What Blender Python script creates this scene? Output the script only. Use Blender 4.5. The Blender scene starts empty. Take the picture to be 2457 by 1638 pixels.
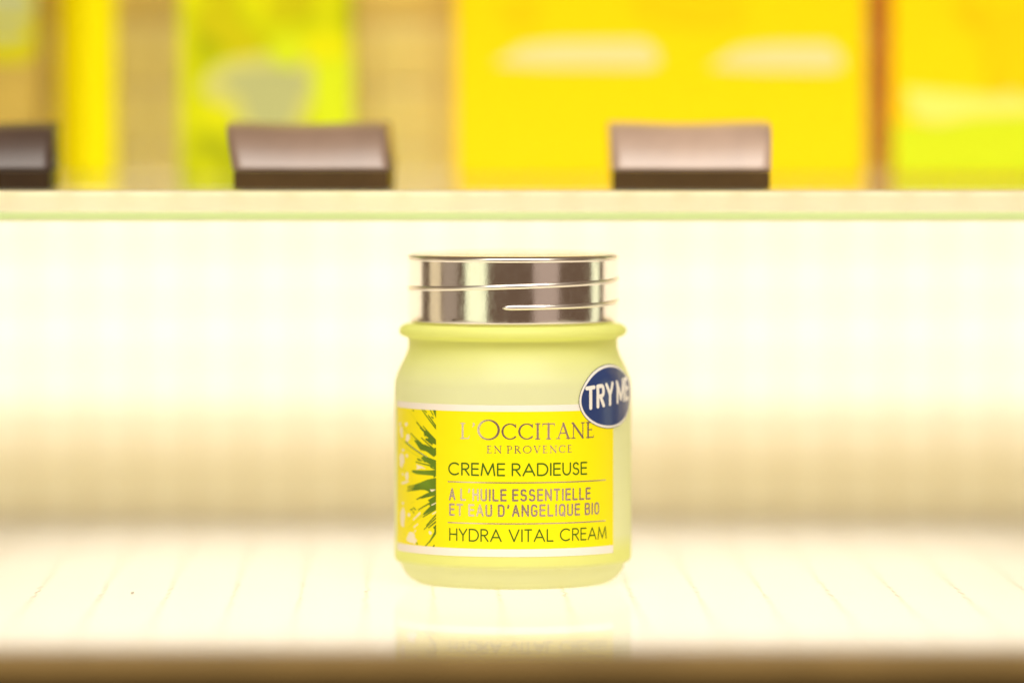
import bpy, bmesh, math, random
import numpy as np
from mathutils import Vector

random.seed(7)
MM = 0.001
sc = bpy.context.scene
col = sc.collection

# ------------------------------------------------------------------ camera
FPX, CX, CY = 14000.0, 1228.5, 819.0            # focal length and centre in photograph pixels
PITCH = math.atan((CY - 215.0) / FPX)           # horizon sits at row 215
CAM = Vector((0.0, -1.386, 0.117))
cam_d = bpy.data.cameras.new('camera')
cam_d.sensor_width = 36.0
cam_d.lens = FPX / 2457.0 * 36.0
cam_d.clip_start, cam_d.clip_end = 0.05, 50.0
cam_d.dof.use_dof = True
cam_d.dof.focus_distance = 1.361
cam_d.dof.aperture_fstop = 3.5
cam_o = bpy.data.objects.new('camera', cam_d)
cam_o.location = CAM
cam_o.rotation_euler = (math.pi / 2 - PITCH, 0, 0)
col.objects.link(cam_o)
sc.camera = cam_o

# ------------------------------------------------------------------ world, lamps, exposure
world = bpy.data.worlds.new('World')
sc.world = world
world.use_nodes = True
bg = world.node_tree.nodes['Background']
bg.inputs[0].default_value = (0.30, 0.19, 0.125, 1)
bg.inputs[1].default_value = 0.36


def lamp(name, loc, target, sx, sy, radiance, color):
    d = bpy.data.lights.new(name, 'AREA')
    d.shape = 'RECTANGLE'
    d.size, d.size_y = sx, sy
    d.energy = radiance * math.pi * sx * sy
    d.color = color
    o = bpy.data.objects.new(name, d)
    o.location = loc
    o.rotation_euler = (Vector(target) - Vector(loc)).to_track_quat('-Z', 'Y').to_euler()
    col.objects.link(o)
    return o


# shop ceiling light in front of the display, above the photographer
lamp('ceiling_lamp', (0.15, -1.35, 1.75), (0, 0, 0.06), 2.2, 0.8, 8.2, (1.0, 0.95, 0.88))
# pale shop window to the left behind the camera (seen in the chrome lid)
lamp('shop_window_lamp', (-2.05, -2.35, 0.05), (0, 0, 0.05), 1.35, 2.2, 0.78, (0.93, 1.0, 0.66))
lamp('right_fill_lamp', (1.75, -2.3, 0.05), (0, 0, 0.05), 1.5, 2.0, 0.24, (1.0, 0.80, 0.70))  # dim lamp added at the right for a paler band on the lid
# light boxes behind the lower back panel and under the shelf sheet
lamp('back_panel_lamp', (0, 0.2130, 0.0605), (0, -1, 0.0605), 0.80, 0.066, 1.30, (1.0, 0.935, 0.93))
lamp('back_low_fill', (0, 0.2130, 0.0140), (0, -1, 0.0140), 0.80, 0.025, 0.48, (1.0, 0.88, 0.54))  # weaker row added to brighten the tan band at the wall's foot
lamp('shelf_lamp', (0, -0.002, -0.030), (0, -0.002, 1), 0.29, 0.325, 1.20, (1.0, 0.935, 0.90))
# slim fill lamp added behind the price tags to brighten the boxes from below
lamp('box_fill_lamp', (0, 0.098, 0.0945), (0, 0.175, 0.112), 0.70, 0.003, 4.5, (1.0, 0.94, 0.80))
# lamps added far out to both sides for bright bands on the lid
lamp('side_fill_left', (-1.75, 0.15, 0.05), (0, 0, 0.05), 0.55, 1.2, 0.50, (1.0, 0.84, 0.52))
lamp('side_fill_right', (1.70, 0.40, 0.05), (0, 0, 0.05), 0.40, 1.2, 0.75, (0.95, 1.0, 0.68))
lamp('left_fill_lamp', (-2.5, -0.75, 0.05), (0, 0, 0.05), 0.9, 1.8, 0.16, (1.0, 0.86, 0.70))  # faint lamp added to lighten the lid's left reflection

sc.view_settings.view_transform = 'Standard'
sc.view_settings.look = 'None'
sc.view_settings.exposure = 0.56
sc.view_settings.gamma = 1.0
sc.cycles.transparent_max_bounces = 16
sc.cycles.max_bounces = 16
sc.cycles.diffuse_bounces = 14
sc.cycles.transmission_bounces = 14
sc.cycles.caustics_refractive = True
sc.cycles.caustics_reflective = True
sc.cycles.sample_clamp_indirect = 4.0


# ------------------------------------------------------------------ helpers
def ray(px, py):
    x = (px - CX) / FPX
    y = -(py - CY) / FPX
    cp, sp = math.cos(PITCH), math.sin(PITCH)
    return Vector((x, cp + y * sp, -sp + y * cp))


def at(px, py, Y):
    """photograph pixel -> point on the vertical plane at depth Y (metres)"""
    d = ray(px, py)
    return CAM + d * ((Y - CAM.y) / d.y)


def mesh_obj(name, verts, faces, mat, parent=None, smooth=False):
    me = bpy.data.meshes.new(name)
    me.from_pydata([tuple(v) for v in verts], [], [tuple(f) for f in faces])
    me.update()
    if smooth:
        me.polygons.foreach_set('use_smooth', [True] * len(me.polygons))
    if mat:
        me.materials.append(mat)
    o = bpy.data.objects.new(name, me)
    col.objects.link(o)
    if parent:
        o.parent = parent
    return o


def bm_obj(name, bm, mat, parent=None, smooth=False):
    me = bpy.data.meshes.new(name)
    bm.to_mesh(me)
    bm.free()
    if smooth:
        me.polygons.foreach_set('use_smooth', [True] * len(me.polygons))
    me.materials.append(mat)
    o = bpy.data.objects.new(name, me)
    col.objects.link(o)
    if parent:
        o.parent = parent
    return o


def box_bm(x0, x1, y0, y1, z0, z1, bev=0.0, seg=2):
    bm = bmesh.new()
    bmesh.ops.create_cube(bm, size=1)
    for v in bm.verts:
        v.co = Vector(((x0 + x1) / 2 + v.co.x * (x1 - x0), (y0 + y1) / 2 + v.co.y * (y1 - y0), (z0 + z1) / 2 + v.co.z * (z1 - z0)))
    if bev:
        bmesh.ops.bevel(bm, geom=bm.edges[:], offset=bev, segments=seg, affect='EDGES', profile=0.5)
    return bm


def empty(name, loc, rz=0.0):
    o = bpy.data.objects.new(name, None)
    o.location = loc
    o.rotation_euler.z = rz
    o.empty_display_size = 0.01
    col.objects.link(o)
    return o


def tag(o, label, cat, group=None):
    o['label'], o['category'] = label, cat
    if group:
        o['group'] = group
    return o


def lathe(name, prof, mat, parent, n=128, closed=False, smooth=True):
    """prof: list of (r, z) in mm"""
    V, F = [], []
    m = len(prof)
    for i in range(n):
        a = 2 * math.pi * i / n
        for r, z in prof:
            V.append((r * MM * math.sin(a), -r * MM * math.cos(a), z * MM))
    for i in range(n):
        j = (i + 1) % n
        for k in range(m if closed else m - 1):
            l = (k + 1) % m
            if prof[k][0] < 1e-6 and prof[l][0] < 1e-6:
                continue
            F.append((i * m + k, j * m + k, j * m + l, i * m + l))
    o = mesh_obj(name, V, F, mat, parent, smooth)
    bm = bmesh.new()
    bm.from_mesh(o.data)
    bmesh.ops.remove_doubles(bm, verts=bm.verts, dist=1e-7)
    bmesh.ops.recalc_face_normals(bm, faces=bm.faces)
    bm.to_mesh(o.data)
    bm.free()
    if smooth:
        o.data.polygons.foreach_set('use_smooth', [True] * len(o.data.polygons))
    return o


def smooth_prof(pts, per=8):
    """Catmull-Rom through (r,z) points"""
    out = []
    P = [pts[0]] + list(pts) + [pts[-1]]
    for i in range(1, len(P) - 2):
        p0, p1, p2, p3 = P[i - 1], P[i], P[i + 1], P[i + 2]
        for k in range(per):
            t = k / per
            out.append(tuple(0.5 * ((2 * p1[c]) + (-p0[c] + p2[c]) * t + (2 * p0[c] - 5 * p1[c] + 4 * p2[c] - p3[c]) * t * t + (-p0[c] + 3 * p1[c] - 3 * p2[c] + p3[c]) * t ** 3) for c in (0, 1)))
    out.append(tuple(pts[-1]))
    return out


# ------------------------------------------------------------------ materials
def new_mat(name):
    m = bpy.data.materials.new(name)
    m.use_nodes = True
    nt = m.node_tree
    p = nt.nodes['Principled BSDF']
    return m, nt, p


def noise(nt, scale, detail=3.0, coord='Object', stretch=None, rough=0.55):
    tc = nt.nodes.new('ShaderNodeTexCoord')
    src = tc.outputs[coord]
    if stretch:
        mp = nt.nodes.new('ShaderNodeMapping')
        mp.inputs['Scale'].default_value = stretch
        nt.links.new(src, mp.inputs[0])
        src = mp.outputs[0]
    n = nt.nodes.new('ShaderNodeTexNoise')
    n.inputs['Scale'].default_value = scale
    n.inputs['Detail'].default_value = detail
    n.inputs['Roughness'].default_value = rough
    nt.links.new(src, n.inputs['Vector'])
    return n.outputs['Fac']


def ramp(nt, fac, stops):
    r = nt.nodes.new('ShaderNodeValToRGB')
    els = r.color_ramp.elements
    while len(els) < len(stops):
        els.new(0.5)
    for e, (p, c) in zip(els, stops):
        e.position = p
        e.color = (c[0], c[1], c[2], 1)
    nt.links.new(fac, r.inputs[0])
    return r.outputs[0]


def bump(nt, p, h, strength, dist):
    b = nt.nodes.new('ShaderNodeBump')
    b.inputs['Strength'].default_value = strength
    b.inputs['Distance'].default_value = dist
    nt.links.new(h, b.inputs['Height'])
    nt.links.new(b.outputs[0], p.inputs['Normal'])


def plain(name, c, rough=0.5, metal=0.0, spec=0.5, vary=0.0, scale=60.0, coat=0.0, bmp=None):
    m, nt, p = new_mat(name)
    p.inputs['Base Color'].default_value = (*c, 1)
    p.inputs['Roughness'].default_value = rough
    p.inputs['Metallic'].default_value = metal
    p.inputs['Specular IOR Level'].default_value = spec
    p.inputs['Coat Weight'].default_value = coat
    p.inputs['Coat Roughness'].default_value = 0.08
    if vary:
        f = noise(nt, scale)
        lo = tuple(max(0, x * (1 - vary)) for x in c)
        hi = tuple(min(1, x * (1 + vary)) for x in c)
        nt.links.new(ramp(nt, f, [(0.3, lo), (0.7, hi)]), p.inputs['Base Color'])
    if bmp:
        bump(nt, p, noise(nt, bmp[0]), bmp[1], bmp[2])
    return m


def sheet_mat(name, refl, trans, k, rough, spec):
    """white multiwall plastic sheet: diffuse reflection + diffuse transmission + gloss"""
    m, nt, p = new_mat(name)
    out = nt.nodes['Material Output']
    p.inputs['Base Color'].default_value = (*refl, 1)
    p.inputs['Roughness'].default_value = rough
    p.inputs['Specular IOR Level'].default_value = spec
    f = noise(nt, 22.0, 4.0)
    lo = tuple(x * 0.975 for x in refl)
    nt.links.new(ramp(nt, f, [(0.35, lo), (0.65, refl)]), p.inputs['Base Color'])
    t = nt.nodes.new('ShaderNodeBsdfTranslucent')
    t.inputs[0].default_value = (*trans, 1)
    mx = nt.nodes.new('ShaderNodeMixShader')
    mx.inputs[0].default_value = k
    nt.links.new(p.outputs[0], mx.inputs[1])
    nt.links.new(t.outputs[0], mx.inputs[2])
    nt.links.new(mx.outputs[0], out.inputs['Surface'])
    return m


M = {}
M['shelf_sheet'] = sheet_mat('shelf_sheet', (0.84, 0.79, 0.66), (0.95, 0.90, 0.74), 0.45, 0.035, 0.24)
M['wall_sheet'] = sheet_mat('wall_sheet', (0.80, 0.70, 0.44), (0.95, 0.93, 0.83), 0.5, 0.4, 0.3)
M['wall_rib'] = sheet_mat('wall_rib', (0.70, 0.60, 0.37), (0.84, 0.80, 0.66), 0.5, 0.4, 0.3)
M['seam'] = sheet_mat('seam', (0.80, 0.74, 0.58), (0.92, 0.85, 0.65), 0.5, 0.6, 0.2)
M['trim_wood'] = plain('trim_wood', (0.25, 0.158, 0.050), 0.45, vary=0.15, scale=30, spec=0.3)
M['apron_dark'] = plain('apron_dark', (0.035, 0.020, 0.010), 0.6, vary=0.2, scale=40)
M['wall_tile'] = plain('wall_tile', (1.0, 0.82, 0.27), 0.35, vary=0.06, scale=25)
M['wall_tile_dark'] = plain('wall_tile_dark', (0.84, 0.63, 0.16), 0.35, vary=0.08, scale=25)
M['grout'] = plain('grout', (0.85, 0.67, 0.21), 0.8)


def glass_mat(name, c, rough, ior=1.5):
    m, nt, p = new_mat(name)
    p.inputs['Base Color'].default_value = (*c, 1)
    p.inputs['Roughness'].default_value = rough
    p.inputs['Transmission Weight'].default_value = 1.0
    p.inputs['IOR'].default_value = ior
    return m


M['shelf_glass'] = glass_mat('shelf_glass', (0.95, 1.0, 0.87), 0.0)
M['glass_edge'] = sheet_mat('glass_edge', (0.86, 0.97, 0.56), (0.90, 1.0, 0.62), 0.5, 0.15, 0.5)


def frosted():
    """etched glass wall: half of the light scatters back, half scatters through, under a satin skin"""
    m, nt, p = new_mat('frosted_glass')
    out = nt.nodes['Material Output']
    p.inputs['Roughness'].default_value = 0.38
    p.inputs['IOR'].default_value = 1.5
    p.inputs['Specular IOR Level'].default_value = 0.5
    tc = nt.nodes.new('ShaderNodeTexCoord')
    sx = nt.nodes.new('ShaderNodeSeparateXYZ')
    nt.links.new(tc.outputs['Object'], sx.inputs[0])
    mr = nt.nodes.new('ShaderNodeMapRange')
    mr.inputs['From Max'].default_value = 0.0616
    nt.links.new(sx.outputs['Z'], mr.inputs[0])
    # thick tinted glass at foot and collar, thinner wall between
    solid, fill, foot = (0.962, 0.999, 0.40), (0.974, 0.999, 0.72), (0.972, 0.999, 0.70)
    c = ramp(nt, mr.outputs[0], [(0.0, foot), (0.08, foot), (0.10, solid), (0.135, solid), (0.20, fill), (0.76, fill), (0.92, solid), (1.0, solid)])
    nt.links.new(c, p.inputs['Base Color'])
    t = nt.nodes.new('ShaderNodeBsdfTranslucent')
    nt.links.new(c, t.inputs[0])
    mx = nt.nodes.new('ShaderNodeMixShader')
    mx.inputs[0].default_value = 0.60
    nt.links.new(p.outputs[0], mx.inputs[1])
    nt.links.new(t.outputs[0], mx.inputs[2])
    nt.links.new(mx.outputs[0], out.inputs['Surface'])
    return m


M['frosted'] = frosted()


def chrome():
    m, nt, p = new_mat('satin_chrome')
    p.inputs['Base Color'].default_value = (0.87, 0.83, 0.77, 1)
    p.inputs['Metallic'].default_value = 1.0
    f = noise(nt, 700.0, 2.0, stretch=(1, 1, 0.5))
    nt.links.new(ramp(nt, f, [(0.3, (0.12,) * 3), (0.75, (0.22,) * 3)]), p.inputs['Roughness'])
    bump(nt, p, noise(nt, 1500.0, 2.0), 0.05, 0.0002)
    return m


M['chrome'] = chrome()
M['chrome_bright'] = plain('chrome_bright', (0.93, 0.87, 0.78), 0.28, 1.0)


def foil():
    m, nt, p = new_mat('foil_print')
    p.inputs['Base Color'].default_value = (0.80, 0.66, 0.54, 1)
    p.inputs['Metallic'].default_value = 1.0
    p.inputs['Roughness'].default_value = 0.27
    bump(nt, p, noise(nt, 2500.0, 2.0), 0.12, 0.0002)
    return m


M['foil'] = foil()
M['label_white'] = plain('label_white', (0.86, 0.79, 0.70), 0.4, spec=0.4)
M['label_yellow'] = plain('label_yellow', (0.90, 0.775, 0.0005), 0.40, spec=0.25)
M['print_green'] = plain('print_green', (0.055, 0.13, 0.004), 0.45, spec=0.3)
M['leaf_green'] = plain('leaf_green', (0.125, 0.215, 0.008), 0.45, spec=0.3, vary=0.25, scale=120)
M['leaf_olive'] = plain('leaf_olive', (0.74, 0.68, 0.003), 0.45, spec=0.3)
M['print_cream'] = plain('print_cream', (0.88, 0.78, 0.56), 0.45, spec=0.3)
M['sticker_white'] = plain('sticker_white', (0.84, 0.80, 0.72), 0.25, spec=0.5)
M['sticker_navy'] = plain('sticker_navy', (0.026, 0.048, 0.155), 0.22, spec=0.5)
M['sticker_edge'] = plain('sticker_edge', (0.03, 0.04, 0.03), 0.4)
M['speck'] = plain('speck', (0.48, 0.43, 0.33), 0.8)

# ------------------------------------------------------------------ the lower shelf and the wall (setting)
Y_FRONT, Y_WALL = -0.175, 0.204
Z_GLASS_TOP, Z_GLASS_BOT = 0.0930, 0.0857
XW = 0.42

shelf = empty('display_shelf', (0, 0, 0))
shelf['kind'] = 'structure'
PITCH_X = 0.01537
YAW = math.tan(math.radians(1.0))


def seam_path(i):
    """wiggly seam between two strips of the sheet, front to back"""
    x0 = -0.0031 + i * PITCH_X
    rnd = random.Random(100 + i)
    pts, y, side = [], Y_FRONT + 0.0035, 1
    pts.append((x0 + (y + 0.033) * -YAW, y))
    while y < Y_WALL - 0.012:
        y += rnd.uniform(0.0035, 0.0075)
        side = -side
        pts.append((x0 - (y + 0.033) * YAW + side * rnd.uniform(0.0002, 0.0008), min(y, Y_WALL - 0.004)))
    pts.append((x0 - (Y_WALL - 0.001 + 0.033) * YAW, Y_WALL - 0.001))
    return pts


NS = 15
paths = {i: seam_path(i) for i in range(-NS, NS + 2)}
GAP = 0.00016
for i in range(-NS, NS + 1):
    L, R = paths[i], paths[i + 1]
    left = [(x + GAP / 2, y) for x, y in L]
    right = [(x - GAP / 2, y) for x, y in R]
    poly = left + right[::-1]
    bm = bmesh.new()
    vs = [bm.verts.new((x, y, 0.0)) for x, y in poly]
    f = bm.faces.new(vs)
    f.normal_update()
    if f.normal.z < 0:
        f.normal_flip()
    bmesh.ops.triangulate(bm, faces=[f])
    bm_obj('sheet_strip', bm, M['shelf_sheet'], shelf)
for i in range(-NS, NS + 2):
    P_ = paths[i]
    V = [(x + s * 0.00028, y, -0.00012) for x, y in P_ for s in (-1, 1)]
    F = [(2 * k, 2 * k + 1, 2 * k + 3, 2 * k + 2) for k in range(len(P_) - 1)]
    mesh_obj('seam', V, F, M['seam'], shelf)

# brown front edge, rounded underneath, with the dark carcass below it
prof = [(0.004, -0.0002), (0.0012, -0.0002), (0.0003, -0.0004), (0.0, -0.0012), (0.0, -0.0052), (0.0005, -0.0062), (0.0018, -0.0071), (0.0045, -0.0078), (0.012, -0.0080), (0.012, -0.0009), (0.004, -0.0009)]
V, F = [], []
for s in (-1, 1):
    for dy, z in prof:
        V.append((s * XW, Y_FRONT + dy, z))
n = len(prof)
for k in range(n):
    l = (k + 1) % n
    F.append((k, l, n + l, n + k))
F += [tuple(range(n))[::-1], tuple(range(n, 2 * n))]
mesh_obj('front_trim', V, F, M['trim_wood'], shelf)
bm_obj('apron', box_bm(-XW, XW, Y_FRONT + 0.010, Y_FRONT + 0.020, -0.060, -0.0082, 0.001), M['apron_dark'], shelf)

wall = empty('back_wall', (0, Y_WALL, 0))
wall['kind'] = 'structure'


def wbox(name, x0, x1, y0, y1, z0, z1, mat, bev=0.0, seg=1):
    o = bm_obj(name, box_bm(x0, x1, y0 - Y_WALL, y1 - Y_WALL, z0, z1, bev, seg), mat, wall)
    return o


WP = 0.01465
Z_SPLIT = 0.0932
k0 = at(75, 1100, Y_WALL).x
GJ = 0.0011                                   # half a joint


def tile_bm(bm, x0, x1, z0, z1, y=0.0, e=0.0004):
    """slightly pillowed tile front as a few quads"""
    a = [bm.verts.new(p) for p in ((x0, y + e, z0), (x1, y + e, z0), (x1, y + e, z1), (x0, y + e, z1))]
    d = 0.0008
    b = [bm.verts.new(p) for p in ((x0 + d, y, z0 + d), (x1 - d, y, z0 + d), (x1 - d, y, z1 - d), (x0 + d, y, z1 - d))]
    bm.faces.new(b)
    for k in range(4):
        l = (k + 1) % 4
        bm.faces.new((a[k], a[l], b[l], b[k]))


rows = []
z = 0.0
while z < Z_SPLIT - 0.004:
    rows.append((z + GJ if z else 0.0, min(z + WP, Z_SPLIT) - GJ))
    z += WP
field = bmesh.new()
joints = bmesh.new()
shared = {}


def quad(bm, x0, x1, z0, z1, y):
    bm.faces.new([bm.verts.new(p) for p in ((x0, y, z0), (x1, y, z0), (x1, y, z1), (x0, y, z1))])


xs = [k0 + i * WP for i in range(-40, 60) if abs(k0 + i * WP) < XW]
for x in xs:
    quad(joints, x - GJ, x + GJ, 0.0, Z_SPLIT, 0.0005)
    for ri, (za, zb) in enumerate(rows):
        if abs(x + WP / 2) < 0.152:
            key = ('low', ri)
            if key not in shared:
                bm = bmesh.new()
                tile_bm(bm, GJ, WP - GJ, 0.0, zb - za)
                t = bm_obj('tile', bm, M['wall_sheet'], wall)
                shared[key] = t.data
            else:
                t = bpy.data.objects.new('tile', shared[key])
                col.objects.link(t)
                t.parent = wall
            t.location = (x, 0, za)
        else:
            tile_bm(field, x + GJ, x + WP - GJ, za, zb)
        if ri:
            quad(joints, x + GJ, x + WP - GJ, rows[ri - 1][1], za, 0.0005)
f_ = bm_obj('tile_field', field, M['wall_sheet'], wall)
f_['kind'] = 'stuff'
bm_obj('joint_grid', joints, M['wall_rib'], wall)
wbox('light_box_back', -XW, XW, Y_WALL + 0.026, Y_WALL + 0.030, -0.004, 0.120, M['label_white'])
# tan tiles above the glass
TW, TH = 0.0192, 0.0170
tx0 = at(1060, 200, Y_WALL).x
tz0 = at(1060, 203, Y_WALL).z
wbox('grout_bed', -XW, XW, Y_WALL + 0.0012, Y_WALL + 0.010, Z_SPLIT + 0.0002, 0.26, M['grout'])
field = {False: bmesh.new(), True: bmesh.new()}
for r in range(-2, 7):
    for c in range(-22, 22):
        x0, z0 = tx0 + c * TW, tz0 + r * TH
        z1 = z0 + TH - 0.0009
        if r == -2:
            z0 = Z_SPLIT + 0.0004
            if z1 - z0 < 0.002:
                continue
        dark = r >= 1
        if abs(x0 + TW / 2) < 0.152:
            key = (r == -2, dark)
            if key not in shared:
                bm = bmesh.new()
                tile_bm(bm, 0.00045, TW - 0.00045, 0, z1 - z0)
                t = bm_obj('tile', bm, M['wall_tile_dark' if dark else 'wall_tile'], wall)
                shared[key] = t.data
            else:
                t = bpy.data.objects.new('tile', shared[key])
                col.objects.link(t)
                t.parent = wall
            t.location = (x0, 0, z0)
        else:
            tile_bm(field[dark], x0 + 0.00045, x0 + TW - 0.00045, z0, z1)
for dark in (False, True):
    f_ = bm_obj('tile_field', field[dark], M['wall_tile_dark' if dark else 'wall_tile'], wall)
    f_['kind'] = 'stuff'

# ------------------------------------------------------------------ the jar
JX = 0.0002
jar = empty('cream_jar', (JX, 0, 0))
tag(jar, 'frosted yellow-green glass cream jar with ridged silver lid and yellow label', 'jar')

out_pts = [(0, 0.9), (14, 0.8), (19.0, 0.35), (21.0, 0.0), (22.8, 0.25), (24.8, 1.5), (26.1, 3.2), (26.75, 4.9)]
outer = smooth_prof(out_pts, 6)
outer += [(27.3, 5.05), (27.85, 5.35), (28.1, 5.9), (28.15, 6.6), (28.15, 12), (28.15, 26), (28.15, 40), (28.13, 46.5)]
sh = smooth_prof([(28.13, 46.5), (27.95, 48.2), (27.5, 49.6), (26.5, 51.8), (25.45, 54.0), (24.9, 55.7), (24.8, 57.2), (24.95, 58.1), (25.9, 58.55), (26.75, 59.05), (27.02, 59.9), (26.7, 60.75), (25.6, 61.35), (24.2, 61.6)], 6)
outer += sh[1:]
r_pts = [(z, r) for r, z in outer if z >= 5.9]
r_pts.sort()
RZ, RR = np.array([p[0] for p in r_pts]), np.array([p[1] for p in r_pts])


def rad(z):
    return np.interp(z, RZ, RR)


lathe('glass_body', outer, M['frosted'], jar, 160)

lid_prof = [(0, 78.0), (23.4, 78.0), (24.2, 77.95), (24.65, 77.75), (24.82, 77.45), (24.82, 77.05),
            (24.82, 76.2), (24.82, 70), (24.82, 64.0), (24.82, 62.6), (24.70, 62.25), (24.1, 62.05), (22.8, 62.05), (22.7, 70), (22.6, 76.8), (0, 76.8)]
lp = []
for a, b in zip(lid_prof[:-1], lid_prof[1:]):
    lp.append(a)
lp.append(lid_prof[-1])
lid = lathe('lid', lp, M['chrome'], jar, 192)
lid['label'] = 'silver screw lid with raised spiral ridge'
lathe('lid_rim', [(24.3, 77.80), (24.75, 77.72), (25.02, 77.45), (25.10, 77.15), (25.02, 76.85), (24.9, 76.65), (24.6, 76.55)], M['chrome_bright'], lid, 192)
# auto-smooth look: split the sharp edges
bm = bmesh.new()
bm.from_mesh(lid.data)
es = [e for e in bm.edges if len(e.link_faces) == 2 and e.calc_face_angle() > math.radians(50)]
bmesh.ops.split_edges(bm, edges=es)
bm.to_mesh(lid.data)
bm.free()


def ridge(keys, name):
    """raised spiral thread: keys of (angle_deg, z)"""
    ks = np.array(keys)
    angs = np.arange(ks[0, 0], ks[-1, 0] + 0.1, 2.0)
    zs = np.interp(angs, ks[:, 0], ks[:, 1])
    ker = np.ones(15) / 15
    zs = np.convolve(np.pad(zs, 7, mode='reflect', reflect_type='odd'), ker, mode='valid')
    n = 14
    V, F = [], []
    for i, (a, z) in enumerate(zip(angs, zs)):
        e = min(i, len(angs) - 1 - i)
        k = min(1.0, (0.25, 0.8, 0.97, 1.0)[min(e, 3)])
        t = math.radians(a)
        for j in range(n):
            b = 2 * math.pi * j / n
            rr = 24.68 + 0.46 * k * math.cos(b)
            V.append((rr * MM * math.sin(t), -rr * MM * math.cos(t), (z + 0.58 * k * math.sin(b)) * MM))
    m = len(angs)
    for i in range(m - 1):
        for j in range(n):
            l = (j + 1) % n
            F.append((i * n + j, (i + 1) * n + j, (i + 1) * n + l, i * n + l))
    F += [tuple(range(n)), tuple(range((m - 1) * n, m * n))[::-1]]
    return mesh_obj(name, V, F, M['chrome_bright'], lid, True)


ridge([(-6, 66.05), (45, 66.35), (90, 66.95), (180, 68.3), (270, 69.95), (315, 70.35), (360, 71.0), (405, 71.6), (450, 72.1), (540, 74.0), (600, 75.6)], 'spiral_ridge')


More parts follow.
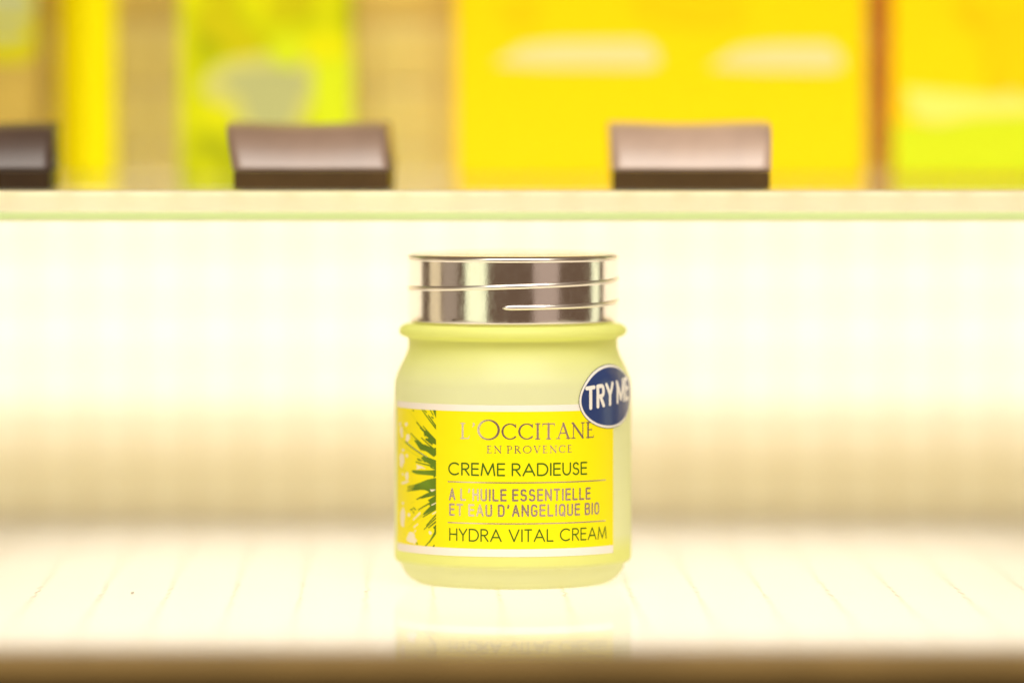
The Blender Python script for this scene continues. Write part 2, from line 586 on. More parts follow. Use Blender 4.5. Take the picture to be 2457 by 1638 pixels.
# ------------------------------------------------------------------ printed shapes (distance field -> triangles)
class Field:
    def __init__(self, u0, u1, v0, v1, cell):
        self.us = np.arange(u0, u1 + cell, cell)
        self.vs = np.arange(v0, v1 + cell, cell)
        self.f = np.full((len(self.vs), len(self.us)), -9.0)
        self.cell = cell

    def _win(self, x0, x1, y0, y1):
        i0 = max(0, int((x0 - self.us[0]) / self.cell) - 2)
        i1 = min(len(self.us), int((x1 - self.us[0]) / self.cell) + 3)
        j0 = max(0, int((y0 - self.vs[0]) / self.cell) - 2)
        j1 = min(len(self.vs), int((y1 - self.vs[0]) / self.cell) + 3)
        return i0, i1, j0, j1

    def seg(self, ax, ay, bx, by, ra, rb, cut=False):
        r = max(ra, rb)
        i0, i1, j0, j1 = self._win(min(ax, bx) - r, max(ax, bx) + r, min(ay, by) - r, max(ay, by) + r)
        if i1 <= i0 or j1 <= j0:
            return
        X, Y = np.meshgrid(self.us[i0:i1], self.vs[j0:j1])
        dx, dy = bx - ax, by - ay
        L2 = dx * dx + dy * dy + 1e-12
        t = np.clip(((X - ax) * dx + (Y - ay) * dy) / L2, 0, 1)
        d = np.hypot(X - ax - t * dx, Y - ay - t * dy)
        val = ra + (rb - ra) * t - d
        s = self.f[j0:j1, i0:i1]
        self.f[j0:j1, i0:i1] = np.minimum(s, -val) if cut else np.maximum(s, val)

    def poly(self, pts, cut=False):
        P = np.array(pts, float)
        i0, i1, j0, j1 = self._win(P[:, 0].min(), P[:, 0].max(), P[:, 1].min(), P[:, 1].max())
        if i1 <= i0 or j1 <= j0:
            return
        X, Y = np.meshgrid(self.us[i0:i1], self.vs[j0:j1])
        d = np.full(X.shape, 1e9)
        ins = np.zeros(X.shape, bool)
        n = len(P)
        for k in range(n):
            a, b = P[k], P[(k + 1) % n]
            e = b - a
            t = np.clip(((X - a[0]) * e[0] + (Y - a[1]) * e[1]) / (e @ e + 1e-12), 0, 1)
            d = np.minimum(d, np.hypot(X - a[0] - t * e[0], Y - a[1] - t * e[1]))
            c = (a[1] > Y) != (b[1] > Y)
            with np.errstate(divide='ignore', invalid='ignore'):
                xi = a[0] + (Y - a[1]) * e[0] / (e[1] if abs(e[1]) > 1e-12 else 1e-12)
            ins ^= c & (X < xi)
        val = np.where(ins, d, -d)
        s = self.f[j0:j1, i0:i1]
        self.f[j0:j1, i0:i1] = np.minimum(s, -val) if cut else np.maximum(s, val)

    def ell(self, cx, cy, rx, ry, rot=0.0, wob=0.0, seed=0):
        rnd = random.Random(seed)
        ph = [rnd.uniform(0, 6.28) for _ in range(3)]
        pts = []
        for k in range(24):
            a = 2 * math.pi * k / 24
            w = 1 + wob * (math.sin(2 * a + ph[0]) + 0.6 * math.sin(3 * a + ph[1]) + 0.5 * math.sin(5 * a + ph[2]))
            x, y = rx * w * math.cos(a), ry * w * math.sin(a)
            pts.append((cx + x * math.cos(rot) - y * math.sin(rot), cy + x * math.sin(rot) + y * math.cos(rot)))
        self.poly(pts)

    def build(self, name, mat, parent, fn, flip=False):
        f, us, vs = self.f, self.us, self.vs
        H, W = f.shape
        X, Y = np.meshgrid(us, vs)
        P = np.stack([X, Y], -1).reshape(-1, 2)
        fv = f.reshape(-1)
        idx = np.arange(H * W).reshape(H, W)
        a, b, c, d = idx[:-1, :-1].ravel(), idx[:-1, 1:].ravel(), idx[1:, 1:].ravel(), idx[1:, :-1].ravel()
        T = np.concatenate([np.stack([a, b, c], 1), np.stack([a, c, d], 1)])
        pos = fv[T] > 0
        n = pos.sum(1)
        verts, tris = [], []
        base = 0

        def add(arrs):
            nonlocal base
            k = len(arrs)
            m = len(arrs[0])
            if m == 0:
                return
            verts.append(np.stack(arrs, 1).reshape(-1, 2))
            q = base + np.arange(m)[:, None] * k + np.arange(k)[None]
            tris.extend(map(tuple, q.tolist()))
            base += m * k

        def cross(i, j):
            t = fv[i] / (fv[i] - fv[j])
            return P[i] + (P[j] - P[i]) * t[:, None]

        full = T[n == 3]
        add([P[full[:, 0]], P[full[:, 1]], P[full[:, 2]]])
        for s in range(3):
            i, j, k = s, (s + 1) % 3, (s + 2) % 3
            q = T[(n == 1) & pos[:, i]]
            if len(q):
                add([P[q[:, i]], cross(q[:, i], q[:, j]), cross(q[:, i], q[:, k])])
            q = T[(n == 2) & ~pos[:, i]]
            if len(q):
                add([cross(q[:, j], q[:, i]), P[q[:, j]], P[q[:, k]], cross(q[:, k], q[:, i])])
        V2 = np.concatenate(verts)
        V3 = fn(V2[:, 0], V2[:, 1])
        o = mesh_obj(name, V3.tolist(), tris, mat, parent)
        bm = bmesh.new()
        bm.from_mesh(o.data)
        bmesh.ops.remove_doubles(bm, verts=bm.verts, dist=2e-7)
        bm.to_mesh(o.data)
        bm.free()
        o.data.polygons.foreach_set('use_smooth', [True] * len(o.data.polygons))
        return o


R0 = 28.15


def on_jar(off):
    """(u mm along the body, z mm) -> point on the jar's skin, off mm proud"""
    def fn(u, z):
        t = u / R0
        r = rad(z) + off
        return np.stack([r * MM * np.sin(t), -r * MM * np.cos(t), z * MM], 1)
    return fn


def px_uz(px, py):
    """photograph pixel -> (u, z) mm on the jar's cylinder"""
    d = ray(px, py)
    o = CAM - Vector((JX, 0, 0))
    R = R0 * MM
    A = d.x ** 2 + d.y ** 2
    B = 2 * (o.x * d.x + o.y * d.y)
    Cc = o.x ** 2 + o.y ** 2 - R * R
    disc = max(0.0, B * B - 4 * A * Cc)
    t = (-B - math.sqrt(disc)) / (2 * A)
    p = o + d * t
    return math.atan2(p.x, -p.y) * R0, p.z * 1000


def Z2(x, y):
    return px_uz(920 + x / 3.135, 940 + y / 3.135)


def R4(x, y):
    return px_uz(940 + x / 8.25, 960 + y / 8.25)


def R5(x, y):
    return px_uz(940 + x / 7.464, 1130 + y / 7.464)


# label: paper with a small thickness
LZ0, LZ1 = 8.15, 43.55
LU0, LU1 = math.radians(-75.5) * R0, math.radians(56.6) * R0


def patch(name, u0, u1, z0, z1, off, thick, mat, parent, nu=96, nz=2):
    us = np.linspace(u0, u1, nu + 1)
    zs = np.linspace(z0, z1, nz + 1)
    V, F = [], []
    for lay in (off, off - thick):
        fn = on_jar(lay)
        for z in zs:
            V += fn(us, np.full(nu + 1, z)).tolist()
    W = nu + 1
    N = W * (nz + 1)
    for j in range(nz):
        for i in range(nu):
            q = (j * W + i, j * W + i + 1, (j + 1) * W + i + 1, (j + 1) * W + i)
            F.append(q)
            F.append(tuple(N + k for k in q[::-1]))
    for i in range(nu):
        F.append((i + 1, i, N + i, N + i + 1))
        F.append((nz * W + i, nz * W + i + 1, N + nz * W + i + 1, N + nz * W + i))
    for j in range(nz):
        F.append((j * W, (j + 1) * W, N + (j + 1) * W, N + j * W))
        F.append((j * W + nu, N + j * W + nu, N + (j + 1) * W + nu, (j + 1) * W + nu))
    return mesh_obj(name, V, F, mat, parent, False)


label = patch('label', LU0, LU1, LZ0, LZ1, 0.14, 0.11, M['label_white'], jar)
label['label'] = 'yellow paper label with white borders and leaf print'
YZ0, YZ1 = 10.0, 42.05
patch('yellow_field', LU0 + 0.05, LU1 - 0.03, YZ0, YZ1, 0.17, 0.02, M['label_yellow'], label)

# ---- lettering -----------------------------------------------------------
def arc(cx, cy, rx, ry, a0, a1, n=18, p=2.0):
    pts = []
    for k in range(n + 1):
        a = math.radians(a0 + (a1 - a0) * k / n)
        c, s = math.cos(a), math.sin(a)
        pts.append((cx + rx * math.copysign(abs(c) ** (2 / p), c), cy + ry * math.copysign(abs(s) ** (2 / p), s)))
    return pts


def skeleton(ch, p):
    """monoline letters in a unit box; p is the roundness exponent of the bowls"""
    g = p < 2.3
    if ch == 'A': return [[(0, 0), (.5, 1), (1, 0)], [(.17, .33), (.83, .33)]]
    if ch == 'B': return [[(0, 0), (0, 1), (.5, 1)] + arc(.5, .765, .44, .235, 90, -90, 12, p) + [(0, .53)], [(.5, .53)] + arc(.52, .265, .48, .265, 90, -90, 12, p) + [(0, 0)]]
    if ch == 'C': return [arc(.56 if g else .5, .5, .56 if g else .5, .5, 50 if g else 32, 310 if g else 328, 28, p)]
    if ch == 'D': return [[(0, 0), (0, 1), (.42, 1)] + arc(.42, .5, .58, .5, 90, -90, 22, p) + [(0, 0)]]
    if ch == 'E': return [[(1, 1), (0, 1), (0, 0), (1, 0)], [(0, .53), (.94, .53)]]
    if ch == 'G': return [arc(.5, .5, .5, .5, 32, 330, 28, p) + [(1, .47), (.6, .47)]]
    if ch == 'H': return [[(0, 0), (0, 1)], [(1, 0), (1, 1)], [(0, .53), (1, .53)]]
    if ch == 'I': return [[(.5, 0), (.5, 1)]]
    if ch == 'L': return [[(0, 1), (0, 0), (1, 0)]]
    if ch == 'M': return [[(0, 0), (.12, 1), (.5, .05), (.88, 1), (1, 0)]] if g else [[(0, 0), (0, 1), (.5, .1), (1, 1), (1, 0)]]
    if ch == 'N': return [[(0, 0), (0, 1), (1, 0), (1, 1)]]
    if ch == 'O': return [arc(.5, .5, .5, .5, 0, 360, 36, p)]
    if ch == 'P': return [[(0, 0), (0, 1), (.5, 1)] + arc(.5, .74, .5, .26, 90, -90, 14, p) + [(0, .48)]]
    if ch == 'Q': return [arc(.5, .5, .5, .5, 0, 360, 36, p), [(.62, .22), (1.0, -.06)]]
    if ch == 'R': return [[(0, 0), (0, 1), (.5, 1)] + arc(.52, .75, .44, .25, 90, -90, 14, p) + [(0, .5)], [(.42, .5), (1, 0)]]
    if ch == 'S': return [arc(.5, .75, .43, .25, 25, 262, 18, max(2.0, p * .8)) + arc(.5, .255, .5, .255, 82, -155, 18, max(2.0, p * .8))]
    if ch == 'T': return [[(0, 1), (1, 1)], [(.5, 1), (.5, 0)]]
    if ch == 'U': return [[(0, 1)] + arc(.5, .42 if g else .3, .5, .42 if g else .3, 180, 360, 20, p) + [(1, 1)]]
    if ch == 'V': return [[(0, 1), (.5, 0), (1, 1)]]
    if ch == 'Y': return [[(0, 1), (.5, .46), (1, 1)], [(.5, .46), (.5, 0)]]
    if ch == '\u2019': return [[(.6, 1), (.6, .9), (.3, .76)]]
    return []


GEO_W = {'C': .80, 'R': .52, 'E': .46, 'M': .92, 'A': .78, 'D': .70, 'I': .02, 'U': .56, 'S': .44, 'H': .60, 'Y': .60, 'V': .72, 'T': .48, 'L': .44}
DIN_W = {c: .36 for c in 'BCDEGHLNOQRSTU'}
DIN_W.update({'A': .42, 'I': .02, 'T': .40, 'E': .33, 'L': .32, '\u2019': .12, 'M': .52, 'N': .40, 'Q': .38})
TRY_W = {'T': .38, 'R': .34, 'Y': .42, 'M': .58, 'E': .32}


def layout(text, widths, gap, space):
    x, out = 0.0, []
    for ch in text:
        if ch == ' ':
            x += space
            continue
        w = widths[ch]
        out.append((ch, x, w))
        x += w + gap
    return out, x - gap


def mono_text(name, text, widths, gap, space, t, p, u0, u1, z0, h, mat, parent, off, shear=0.0, cell=0.05, fn=None):
    """t: stroke width / height"""
    glyphs, tot = layout(text, widths, gap + t, space)
    tot += t
    F_ = Field(u0 - 0.3, u1 + 0.3, z0 - 0.4 * h * 0.3 - 0.2 + min(0, shear * (u1 - u0)), z0 + h * 1.1 + max(0, shear * (u1 - u0)) + 0.2, cell)
    k = (u1 - u0) / tot
    for ch, x, w in glyphs:
        for line in skeleton(ch, p):
            pts = []
            for a, b in line:
                gx = u0 + (x + t / 2 + a * w) * k
                gy = z0 + (t / 2 + b * (1 - t)) * h + shear * (gx - u0)
                pts.append((gx, gy))
            for (ax, ay), (bx, by) in zip(pts[:-1], pts[1:]):
                F_.seg(ax, ay, bx, by, t * h / 2, t * h / 2)
    return F_.build(name, mat, parent, fn or on_jar(off))


def serif(ch):
    """roman capitals: list of (points, width list or width); unit height, true width"""
    K, N, S = .14, .065, .06
    def stem(x, y0=0, y1=1, s0=True, s1=True, k=K):
        r = [([(x, y0 + .03), (x, y1 - .03)], k)]
        if s0: r.append(([(x - .13, y0 + .02), (x + .13, y0 + .02)], S))
        if s1: r.append(([(x - .13, y1 - .02), (x + .13, y1 - .02)], S))
        return r
    def bowl(cx, cy, rx, ry, a0, a1, kk=K, n=28):
        pts = arc(cx, cy, rx, ry, a0, a1, n)
        ws = [N + (kk - N) * abs(math.cos(math.radians(a0 + (a1 - a0) * i / n))) ** 1.2 for i in range(n + 1)]
        return [(pts, ws)]
    if ch == 'L': return .56, stem(.15) + [([(.15, .03), (.50, .03)], N), ([(.50, .04), (.56, .22)], [.07, .02])]
    if ch == 'O': return .98, bowl(.49, .5, .44, .475, 0, 360, .12, 44)
    if ch == 'C': return .82, bowl(.46, .5, .41, .475, 45, 315, .13, 36) + [([(.77, .98), (.775, .74)], [.035, .05])]
    if ch == 'I': return .30, stem(.15)
    if ch == 'T': return .74, stem(.37, s1=False) + [([(.04, .97), (.70, .97)], N), ([(.05, .96), (.02, .80)], [.06, .02]), ([(.69, .96), (.72, .80)], [.06, .02])]
    if ch == 'A': return .80, [([(.10, .03), (.40, .97)], N), ([(.40, .97), (.70, .03)], K), ([(.20, .36), (.60, .36)], N), ([(.0, .02), (.20, .02)], S), ([(.58, .02), (.82, .02)], S)]
    if ch == 'N': return .86, [([(.13, .03), (.13, .97)], N), ([(.10, .97), (.74, .03)], K), ([(.74, .03), (.74, .97)], N), ([(.02, .02), (.24, .02)], S), ([(.02, .98), (.14, .98)], S), ([(.63, .98), (.85, .98)], S)]
    if ch == 'E': return .60, stem(.15) + [([(.15, .03), (.52, .03)], N), ([(.15, .97), (.48, .97)], N), ([(.15, .52), (.40, .52)], N), ([(.53, .04), (.57, .20)], [.06, .02]), ([(.48, .96), (.50, .82)], [.06, .02]), ([(.41, .60), (.41, .44)], [.03, .03])]
    if ch == 'P': return .60, stem(.15, s1=False) + [([(.02, .98), (.2, .98)], S), ([(.15, .97), (.30, .97)], N)] + bowl(.30, .72, .25, .245, 90, -90, .11, 18) + [([(.30, .475), (.18, .475)], N)]
    if ch == 'R': return .74, stem(.15, s1=False) + [([(.02, .98), (.2, .98)], S), ([(.15, .97), (.30, .97)], N)] + bowl(.30, .74, .24, .225, 90, -90, .11, 18) + [([(.30, .515), (.18, .515)], N), ([(.32, .50), (.68, .03)], K), ([(.60, .02), (.76, .02)], S)]
    if ch == 'V': return .78, [([(.10, .97), (.40, .03)], K), ([(.40, .03), (.68, .97)], N), ([(.0, .98), (.22, .98)], S), ([(.58, .98), (.78, .98)], S)]
    if ch == '\u2019': return .26, [([(.14, .97), (.17, .90)], [.13, .11]), ([(.17, .90), (.06, .74)], [.10, .02])]
    return .4, []


def serif_text(name, text, u0, u1, z0, h, gap, space, big, mat, parent, off):
    x, gl = 0.0, []
    for i, ch in enumerate(text):
        if ch == ' ':
            x += space
            continue
        w, pr = serif(ch)
        s = big.get(i, (1.0, 0.0))
        gl.append((pr, x, s))
        x += w * s[0] + gap
    k = (u1 - u0) / (x - gap)
    F_ = Field(u0 - 0.4, u1 + 0.4, z0 - 0.5, z0 + h * 1.45, 0.04)
    for pr, x, (s, dy) in gl:
        for pts, w in pr:
            ws = w if isinstance(w, list) else [w] * len(pts)
            q = [(u0 + (x + a * s) * k, z0 + dy * h + b * h * s) for a, b in pts]
            for i in range(len(q) - 1):
                F_.seg(*q[i], *q[i + 1], ws[i] * h * s / 2, ws[i + 1] * h * s / 2)
    return F_.build(name, mat, parent, on_jar(off))


PO = 0.20
AP = '\u2019'


def span(xl, xr, yt, yb, xm):
    """extent of a text line measured in the label close-up: ends, and height at xm"""
    u0, u1 = Z2(xl, yb)[0], Z2(xr, yb)[0]
    return u0, u1, Z2(xm, yb)[1], Z2(xm, yt)[1] - Z2(xm, yb)[1]


u0, u1, z0, h = span(580, 1582, 234, 352, 640)
serif_text('brand_lettering', 'L' + AP + 'OCCITANE', u0, u1, z0, h, .09, .3, {2: (1.28, -.04)}, M['foil'], label, PO)
u0, u1, z0, h = span(778, 1416, 404, 459, 830)
serif_text('subtitle_lettering', 'EN PROVENCE', u0, u1, z0, h, .24, .34, {}, M['foil'], label, PO)
u0, u1, z0, h = span(490, 1530, 534, 633, 900)
mono_text('title_lettering', 'CREME RADIEUSE', GEO_W, .09, .33, .125, 2.0, u0, u1, z0, h, M['print_green'], label, PO)
u0, u1, z0, h = span(495, 1555, 729, 822, 900)
mono_text('ingredient_lettering', 'A L' + AP + 'HUILE ESSENTIELLE', DIN_W, .10, .27, .155, 3.2, u0, u1, z0, h, M['foil'], label, PO)
u0, u1, z0, h = span(497, 1620, 845, 938, 900)
mono_text('ingredient_lettering', 'ET EAU D' + AP + 'ANGELIQUE BIO', DIN_W, .10, .27, .155, 3.2, u0, u1, z0, h, M['foil'], label, PO)
u0, u1, z0, h = span(498, 1674, 1030, 1127, 870)
mono_text('title_lettering', 'HYDRA VITAL CREAM', GEO_W, .11, .39, .11, 2.0, u0, u1, z0, h, M['print_green'], label, PO)
for yl, xm, ym in ((672, 980, 682), (980, 980, 990)):
    u0, u1 = Z2(490, yl)[0], Z2(1665, yl)[0]
    zc = Z2(xm, ym)[1]
    F_ = Field(u0 - .3, u1 + .3, zc - .5, zc + .5, 0.05)
    F_.seg(u0, zc, u1, zc, .125, .125)
    F_.build('rule_line', M['foil'], label, on_jar(PO))

# ---- leaf print on the left panel ----------------------------------------
UB = Z2(400, 600)[0]
LF = (LU0 + .15, UB + .6, YZ0 + .02, YZ1 - .02)


def polys(F_, mapf, plist):
    for pl in plist:
        F_.poly([mapf(*q) for q in pl])


def lines(F_, mapf, llist, sc_):
    for x0, y0, x1, y1, w0, w1 in llist:
        a, b = mapf(x0, y0), mapf(x1, y1)
        F_.seg(*a, *b, w0 / sc_ / 2 / 10.0, w1 / sc_ / 2 / 10.0)


def right_edge(F_):
    F_.poly([(UB, YZ0 - 1), (UB + 3, YZ0 - 1), (UB + 3, YZ1 + 1), (UB, YZ1 + 1)], cut=True)


G = Field(*LF, 0.06)
polys(G, R4, [
    [(812, 150), (895, 150), (895, 360)],
    [(640, 600), (665, 705), (680, 690), (740, 730), (740, 765), (690, 755), (680, 772), (815, 880), (815, 835), (895, 875), (895, 795), (705, 590), (662, 612)],
    [(465, 790), (580, 970), (700, 1000), (845, 1108), (895, 1062), (895, 945), (860, 945), (850, 960), (660, 880), (640, 885), (510, 800)],
    [(600, 1140), (660, 1215), (700, 1215), (790, 1272), (850, 1320), (895, 1355), (895, 1195), (820, 1170), (720, 1130), (650, 1105)],
    [(515, 1150), (540, 1185), (615, 1197), (560, 1165)],
    [(420, 1388), (640, 1395), (790, 1392), (895, 1378), (895, 1480), (845, 1522), (840, 1480), (640, 1462), (500, 1447), (420, 1412)]])
lines(G, R4, [(600, 165, 890, 565, 6, 12), (735, 295, 890, 515, 8, 16), (650, 190, 700, 240, 6, 4), (775, 195, 830, 290, 5, 5), (505, 430, 655, 605, 6, 14),
              (575, 545, 640, 610, 4, 6), (635, 510, 705, 600, 3, 8), (390, 650, 640, 890, 4, 10), (600, 740, 860, 975, 4, 12), (290, 820, 720, 1130, 16, 12),
              (490, 1215, 850, 1310, 5, 13), (780, 1320, 880, 1360, 6, 10), (800, 330, 830, 350, 12, 12), (430, 195, 445, 205, 12, 10)], 8.25)
polys(G, R5, [
    [(815, 122), (640, 158), (520, 210), (435, 240), (410, 300), (370, 342), (430, 336), (520, 322), (600, 325), (650, 345), (690, 375), (815, 340)],
    [(815, 343), (700, 375), (640, 400), (525, 465), (545, 482), (815, 418)],
    [(815, 425), (665, 520), (692, 545), (680, 590), (712, 622), (640, 690), (575, 765), (590, 775), (815, 648)],
    [(820, 945), (755, 1005), (780, 1030), (775, 1090), (700, 1230), (665, 1278), (690, 1268), (820, 1085)]])
lines(G, R5, [(435, 250, 300, 278, 10, 4), (400, 328, 290, 352, 12, 4), (415, 290, 300, 312, 8, 3), (525, 468, 460, 502, 16, 5), (690, 570, 490, 690, 12, 5),
              (815, 668, 570, 820, 12, 5), (815, 768, 630, 970, 14, 5), (815, 825, 590, 1040, 12, 4), (815, 890, 670, 1010, 16, 6),
              (670, 1275, 610, 1340, 8, 4), (350, 690, 385, 680, 14, 8), (400, 650, 440, 690, 10, 10), (400, 720, 405, 745, 14, 8), (770, 1322, 750, 1350, 12, 8), (460, 1285, 470, 1300, 14, 14)], 7.464)
G.f += 0.10
right_edge(G)
G.build('leaf_print', M['leaf_green'], label, on_jar(PO))
O_ = Field(*LF, 0.07)
lines(O_, R4, [(180, 430, 480, 810, 26, 14), (330, 170, 520, 440, 8, 6), (400, 250, 520, 420, 6, 8), (300, 950, 610, 1150, 20, 18), (165, 710, 290, 840, 16, 16), (330, 880, 620, 1110, 16, 10),
               (170, 1350, 300, 1400, 18, 14), (190, 850, 220, 940, 20, 12), (330, 1490, 345, 1540, 18, 14)], 8.25)
lines(O_, R5, [(590, 765, 300, 1020, 30, 10), (500, 700, 280, 900, 14, 10), (740, 800, 520, 900, 10, 6), (420, 545, 340, 570, 10, 6), (230, 1110, 250, 1130, 14, 14), (560, 770, 400, 930, 20, 12)], 7.464)
right_edge(O_)
O_.build('leaf_print', M['leaf_olive'], label, on_jar(PO - .012))
Cm = Field(*LF, 0.06)


def blob(mapf, x, y, rx, ry, rot=0.0, s=0):
    a, b, c = mapf(x, y), mapf(x + rx, y), mapf(x, y + ry)
    Cm.ell(a[0], a[1], abs(b[0] - a[0]), abs(c[1] - a[1]), -rot, 0.10, s)


for i, q in enumerate([(180, 470, 18, 45), (302, 472, 26, 42), (330, 740, 34, 85, .5), (205, 600, 26, 90, .2), (215, 700, 22, 40), (215, 1150, 58, 95), (205, 1250, 40, 70), (315, 1095, 20, 42), (240, 985, 24, 30), (235, 1460, 18, 24), (325, 1490, 24, 70, .2)]):
    blob(R4, *q, s=i)
Cm.poly([R4(*q) for q in [(490, 1265), (620, 1310), (690, 1358), (600, 1340), (500, 1370), (520, 1310)]])
for i, q in enumerate([(280, 90, 25, 70, .2), (245, 200, 70, 24, -.2), (215, 570, 20, 24), (208, 800, 44, 150), (205, 930, 30, 70), (320, 778, 22, 36), (360, 1150, 70, 60), (360, 1215, 88, 70), (700, 1100, 26, 32)]):
    blob(R5, *q, s=40 + i)
lines(Cm, R5, [(400, 865, 515, 750, 26, 34), (410, 1000, 475, 945, 24, 26), (740, 765, 822, 715, 14, 26), (425, 1080, 440, 1050, 30, 20), (415, 1290, 440, 1240, 40, 30)], 7.464)
lines(Cm, R4, [(330, 845, 720, 1125, 6, 6)], 8.25)
Cm.poly([R5(*q) for q in [(690, 325), (795, 322), (780, 340), (725, 366)]])
lines(Cm, R5, [(725, 605, 800, 565, 20, 16)], 7.464)
right_edge(Cm)
Cm.build('splash_print', M['print_cream'], label, on_jar(PO + .012))

# ---- round sticker --------------------------------------------------------
sticker_c = (math.radians(56.0) * R0, 45.0)
SA, SB, ST = 11.0, 7.05, math.radians(6.0)


def sticker_layer(name, grow, off, mat, parent):
    cu, cz = sticker_c
    F_ = Field(cu - SA - 1.5, cu + SA + 1.5, cz - SB - 2.5, cz + SB + 2.5, 0.16)
    pts = []
    for k in range(64):
        a = 2 * math.pi * k / 64
        x, y = (SA + grow) * math.cos(a), (SB + grow) * math.sin(a)
        pts.append((cu + x * math.cos(ST) - y * math.sin(ST), cz + x * math.sin(ST) + y * math.cos(ST)))
    F_.poly(pts)
    return F_.build(name, mat, parent, on_jar(off))


st = sticker_layer('sticker', 0.40, 0.24, M['sticker_edge'], jar)
st['label'] = 'navy blue oval sticker with white rim and lettering'
sticker_layer('sticker_rim', 0.26, 0.27, M['sticker_white'], st)
sticker_layer('sticker_face', -0.30, 0.30, M['sticker_navy'], st)
ua, ub = math.radians(36.6) * R0, math.radians(74.0) * R0
mono_text('sticker_lettering', 'TRY ME', TRY_W, .04, .15, .165, 3.0, ua, ub, 42.0, 5.6, M['sticker_white'], st, 0.34, shear=math.tan(math.radians(5.5)), cell=0.06)

# tiny speck of dust on the shelf
sp = at(318, 1427, -0.033)
o = bm_obj('dust_speck', box_bm(-.0003, .0003, -.0012, .0012, 0.0001, 0.0004, 0.0001), M['speck'])
o.location = (sp.x, -0.0335, 0)
tag(o, 'tiny dark speck lying on the pale shelf left of the jar', 'speck')

# ------------------------------------------------------------------ the glass shelf above
YG0 = 0.007
gs = empty('glass_shelf', (0, YG0, Z_GLASS_BOT))
tag(gs, 'clear glass shelf with pale green front edge under the yellow boxes', 'glass shelf')
bm_obj('glass_pane', box_bm(-XW, XW, 0, Y_WALL - 0.002 - YG0, 0, Z_GLASS_TOP - Z_GLASS_BOT, 0.0001, 1), M['shelf_glass'], gs)
bm_obj('green_edge', box_bm(-XW, XW, -0.0009, -0.0001, 0.0001, 0.0021, 0.0002, 1), M['glass_edge'], gs)


# ------------------------------------------------------------------ price tags on the glass
def price_tag(xl, xr, rot, dark, label, dxp=0.0, lit_tone=(0.27, 0.175, 0.12)):
    Y0 = 0.016
    a, b = at(xl, 454, Y0), at(xr, 454, Y0)
    cx, w = (a.x + b.x) / 2, b.x - a.x
    o = empty('price_tag', (cx, Y0, Z_GLASS_TOP + 0.0002), rot)
    tag(o, label, 'price tag', 'brown price tags along the glass shelf')
    mb = plain('tag_base', (0.040, 0.020, 0.007) if dark else (0.085, 0.046, 0.014), 0.5, spec=0.25, vary=0.2, scale=50)
    mp = plain('tag_roll_lit', dark and (0.075, 0.046, 0.032) or lit_tone, 0.42, spec=0.6 if dark else 1.0, vary=0.12, scale=60)  # paler than the base: the overhead highlight is put into this colour
    bm_obj('base', box_bm(-w / 2, w / 2, 0, 0.036, 0, 0.0042, 0.0003), mb, o)
    # padded front leaning back over the base, rolled over at the top
    pr = [(0.0004, 0.0043), (0.0006, 0.0052), (0.0012, 0.0066), (0.0028, 0.0094), (0.0050, 0.0124), (0.0080, 0.0148), (0.0130, 0.0161), (0.0240, 0.0168), (0.0420, 0.0168), (0.0420, 0.0043)]
    nx, m = 15, len(pr)
    V, F = [], []
    for yy, zz in pr:
        for i in range(nx):
            t = i / (nx - 1) - 0.5
            up = max(0.0, zz - 0.0043) / 0.0125
            wob = 0.00025 * math.cos(t * 7 + w * 90)
            V.append((t * (w + 0.0004 + 0.0009 * up) + dxp * up, yy, 0.0043 + (zz - 0.0043) * 0.90 + wob * up))
    for j in range(m - 1):
        for i in range(nx - 1):
            F.append((j * nx + i, j * nx + i + 1, (j + 1) * nx + i + 1, (j + 1) * nx + i))
    for i in range(nx - 1):
        F.append((i + 1, i, (m - 1) * nx + i, (m - 1) * nx + i + 1))
    F.append(tuple(j * nx for j in range(m)))
    F.append(tuple(j * nx + nx - 1 for j in range(m))[::-1])
    mesh_obj('padded_face', V, F, mp, o, True)
    return o


price_tag(560, 931, math.radians(-1.5), False, 'brown price tag with glossy padded face below the leaf-patterned box', -0.0020)
price_tag(1472, 1848, 0.0, False, 'brown price tag with glossy padded face in front of the widest yellow box', 0.0, (0.46, 0.32, 0.235))
price_tag(-255, 118, math.radians(1.0), True, 'darkest brown price tag, cut off by the left edge of the picture', -0.0006)


# ------------------------------------------------------------------ boxes on the glass
def carton(name, label, xl, xr, Y, h, depth, mat, rot=0.0, cat='box'):
    a, b = at(xl, 440, Y), at(xr, 440, Y)
    cx, w = (a.x + b.x) / 2, b.x - a.x
    o = empty(name, (cx, Y, Z_GLASS_TOP + 0.0002), rot)
    tag(o, label, cat, 'yellow product boxes on the glass shelf')
    bd = bm_obj('carton_body', box_bm(-w / 2, w / 2, 0, depth, 0, h, 0.0006), mat, o)
    return o, w


def flat(o, off):
    """field coordinates in metres on the carton's front face"""
    def fn(u, v):
        return np.stack([u, np.full_like(u, -off), v], 1)
    return fn


Y_BOX = 0.158
yel = plain('carton_yellow', (0.97, 0.655, 0.001), 0.5, spec=0.12)
yel2 = plain('carton_lemon', (0.93, 0.79, 0.001), 0.5, spec=0.12)
ygr = plain('carton_lime', (0.84, 0.77, 0.0015), 0.5, spec=0.12)
_nt = ygr.node_tree
_nt.links.new(ramp(_nt, noise(_nt, 75.0, 1.0), [(0.34, (0.36, 0.38, 0.002)), (0.50, (0.60, 0.62, 0.002)), (0.68, (0.80, 0.76, 0.002))]), _nt.nodes['Principled BSDF'].inputs['Base Color'])
amb = plain('carton_amber', (0.50, 0.34, 0.06), 0.45, spec=0.3, vary=0.15, scale=30)
pw = plain('band_white', (0.90, 0.70, 0.27), 0.5)
olv = plain('carton_olive', (0.58, 0.52, 0.003), 0.5, spec=0.12)
gryl = plain('carton_palegreen', (0.66, 0.63, 0.14), 0.5, spec=0.2)
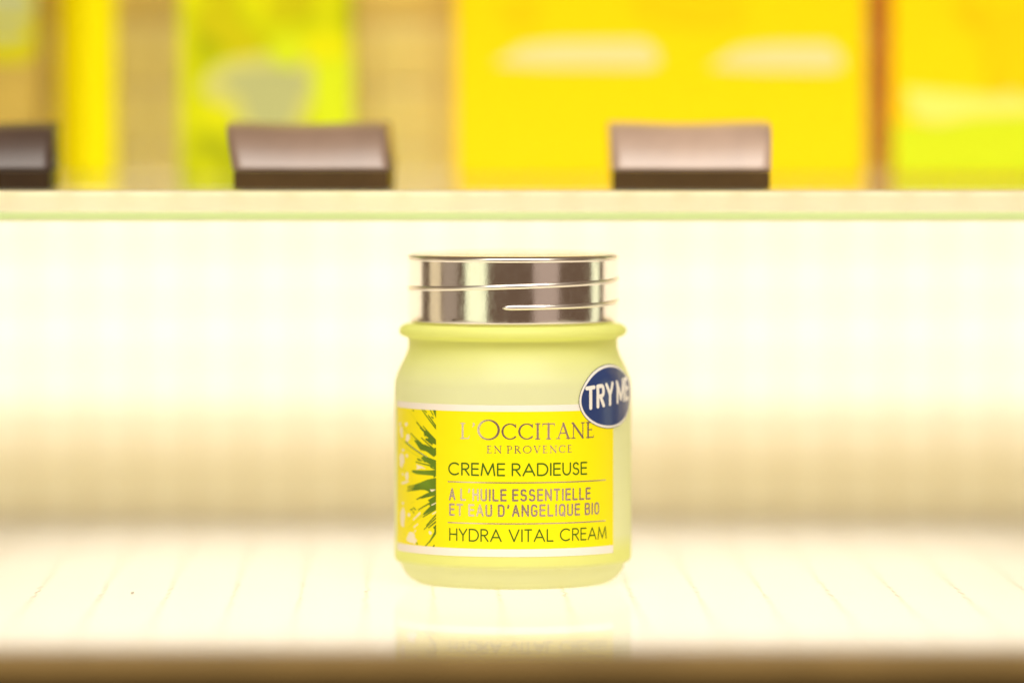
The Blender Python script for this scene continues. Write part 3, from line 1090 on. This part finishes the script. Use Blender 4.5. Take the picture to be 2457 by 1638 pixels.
gryg = plain('carton_greygreen', (0.46, 0.46, 0.17), 0.5)
orng = plain('carton_orange', (0.86, 0.60, 0.001), 0.5, spec=0.12)
lime = plain('carton_green', (0.66, 0.75, 0.012), 0.5, spec=0.12)
ylit = plain('carton_cream', (0.90, 0.80, 0.12), 0.5)


def P2(o, Y):
    """photograph pixel -> front-face coordinates of the carton"""
    def fn(px, py):
        p = at(px, py, Y)
        return p.x - o.location.x, p.z - o.location.z
    return fn


def pfield(o, w, h):
    return Field(-w / 2 + 0.0004, w / 2 - 0.0004, 0.001, h - 0.001, 0.0008)


H = 0.078
# far left
o, w = carton('product_box', 'amber box with olive print, cut off by the left edge of the picture', -210, 92, Y_BOX + 0.004, H, 0.030, amb)
q = P2(o, Y_BOX + 0.004)
f = pfield(o, w, H)
f.poly([q(*p) for p in [(-210, -200), (92, -200), (92, 120), (60, 152), (-210, 150)]])
f.build('front_print', olv, o, flat(o, 0.0003))
f = pfield(o, w, H)
f.ell(*q(20, 10), 0.006, 0.005, 0, .15, 3)
f.ell(*q(15, 80), 0.005, 0.0022, 0, .15, 4)
f.build('front_print', gryg, o, flat(o, 0.0006))

# slim lemon box turned edge-on
o, w = carton('product_box', 'slim plain lemon yellow box turned with one corner to the front', 190, 290, Y_BOX + 0.012, 0.085, 0.0125, yel2, math.radians(38))
for c in o.children:
    pass

# leaf box
o, w = carton('product_box', 'lime yellow box with blurred green leaf print and grey-green blob', 430, 845, Y_BOX + 0.006, H, 0.030, ygr)
q = P2(o, Y_BOX + 0.006)
f = pfield(o, w, H)
f.ell(*q(530, 40), 0.0055, 0.0085, .4, .15, 1)
f.ell(*q(585, 115), 0.0045, 0.0050, 0, .15, 2)
f.ell(*q(700, 10), 0.0080, 0.0030, .2, .15, 6)
f.build('leaf_print', olv, o, flat(o, 0.0003))
f = pfield(o, w, H)
f.ell(*q(640, 200), 0.0165, 0.0078, 0, .05, 3)
f.poly([q(*p) for p in [(540, 200), (760, 200), (710, 340), (580, 340)]])
f.build('jar_print', gryl, o, flat(o, 0.0005))
f = pfield(o, w, H)
f.ell(*q(640, 195), 0.0125, 0.0040, 0, .03, 3)
f.poly([q(*p) for p in [(560, 200), (740, 200), (690, 320), (610, 320)]])
f.build('jar_print', gryg, o, flat(o, 0.0008))
f = pfield(o, w, H)
f.ell(*q(690, 125), 0.0042, 0.0045, 0, .1, 8)
f.poly([q(*p) for p in [(750, 150), (845, 140), (845, 330), (750, 330)]])
f.build('pale_print', lime, o, flat(o, 0.0011))

# one very wide golden box
o, w = carton('product_box', 'widest golden yellow box with two white bands, behind a price tag', 1092, 2078, Y_BOX, H, 0.035, yel)
q = P2(o, Y_BOX)
f = pfield(o, w, H)
for b0, b1, yb in ((1185, 1578, 132), (1700, 2018, 139)):
    f = pfield(o, w, H)
    f.poly([q(*p) for p in [(b0, yb + 22), (b0 + 70, yb - 22), (b0 + 150, yb - 32), (b1 - 30, yb - 34), (b1, yb - 8), (b1 + 4, yb + 25), (b1 - 30, yb + 32), (b0 + 120, yb + 30)]])
    f.build('white_band', pw, o, flat(o, 0.0004))
f = pfield(o, w, H)
f.ell(*q(1660, 15), 0.016, 0.005, 0, .1, 5)
f.build('front_print', orng, o, flat(o, 0.0003))
f = pfield(o, w, H)
f.ell(*q(1250, 25), 0.006, 0.004, 0, .1, 6)
f.build('front_print', orng, o, flat(o, 0.0003))

# far right
o, w = carton('product_box', 'yellow box with lime lower half and cream wavy line, cut off at right', 2140, 2640, Y_BOX, H, 0.035, yel)
q = P2(o, Y_BOX)
f = pfield(o, w, H)
f.poly([q(*p) for p in [(2130, 290), (2250, 300), (2330, 280), (2700, 268), (2700, 460), (2130, 460)]])
f.build('lime_print', lime, o, flat(o, 0.0003))
f = pfield(o, w, H)
f.poly([q(*p) for p in [(2170, 212), (2280, 222), (2390, 232), (2460, 205), (2700, 205), (2700, 262), (2330, 280), (2250, 298), (2190, 285)]])
f.build('cream_line', ylit, o, flat(o, 0.0006))
f = pfield(o, w, H)
f.ell(*q(2330, 10), 0.004, 0.005, 0, .1, 5)
f.ell(*q(2440, 130), 0.009, 0.012, 0, .15, 9)
f.build('front_print', orng, o, flat(o, 0.0009))
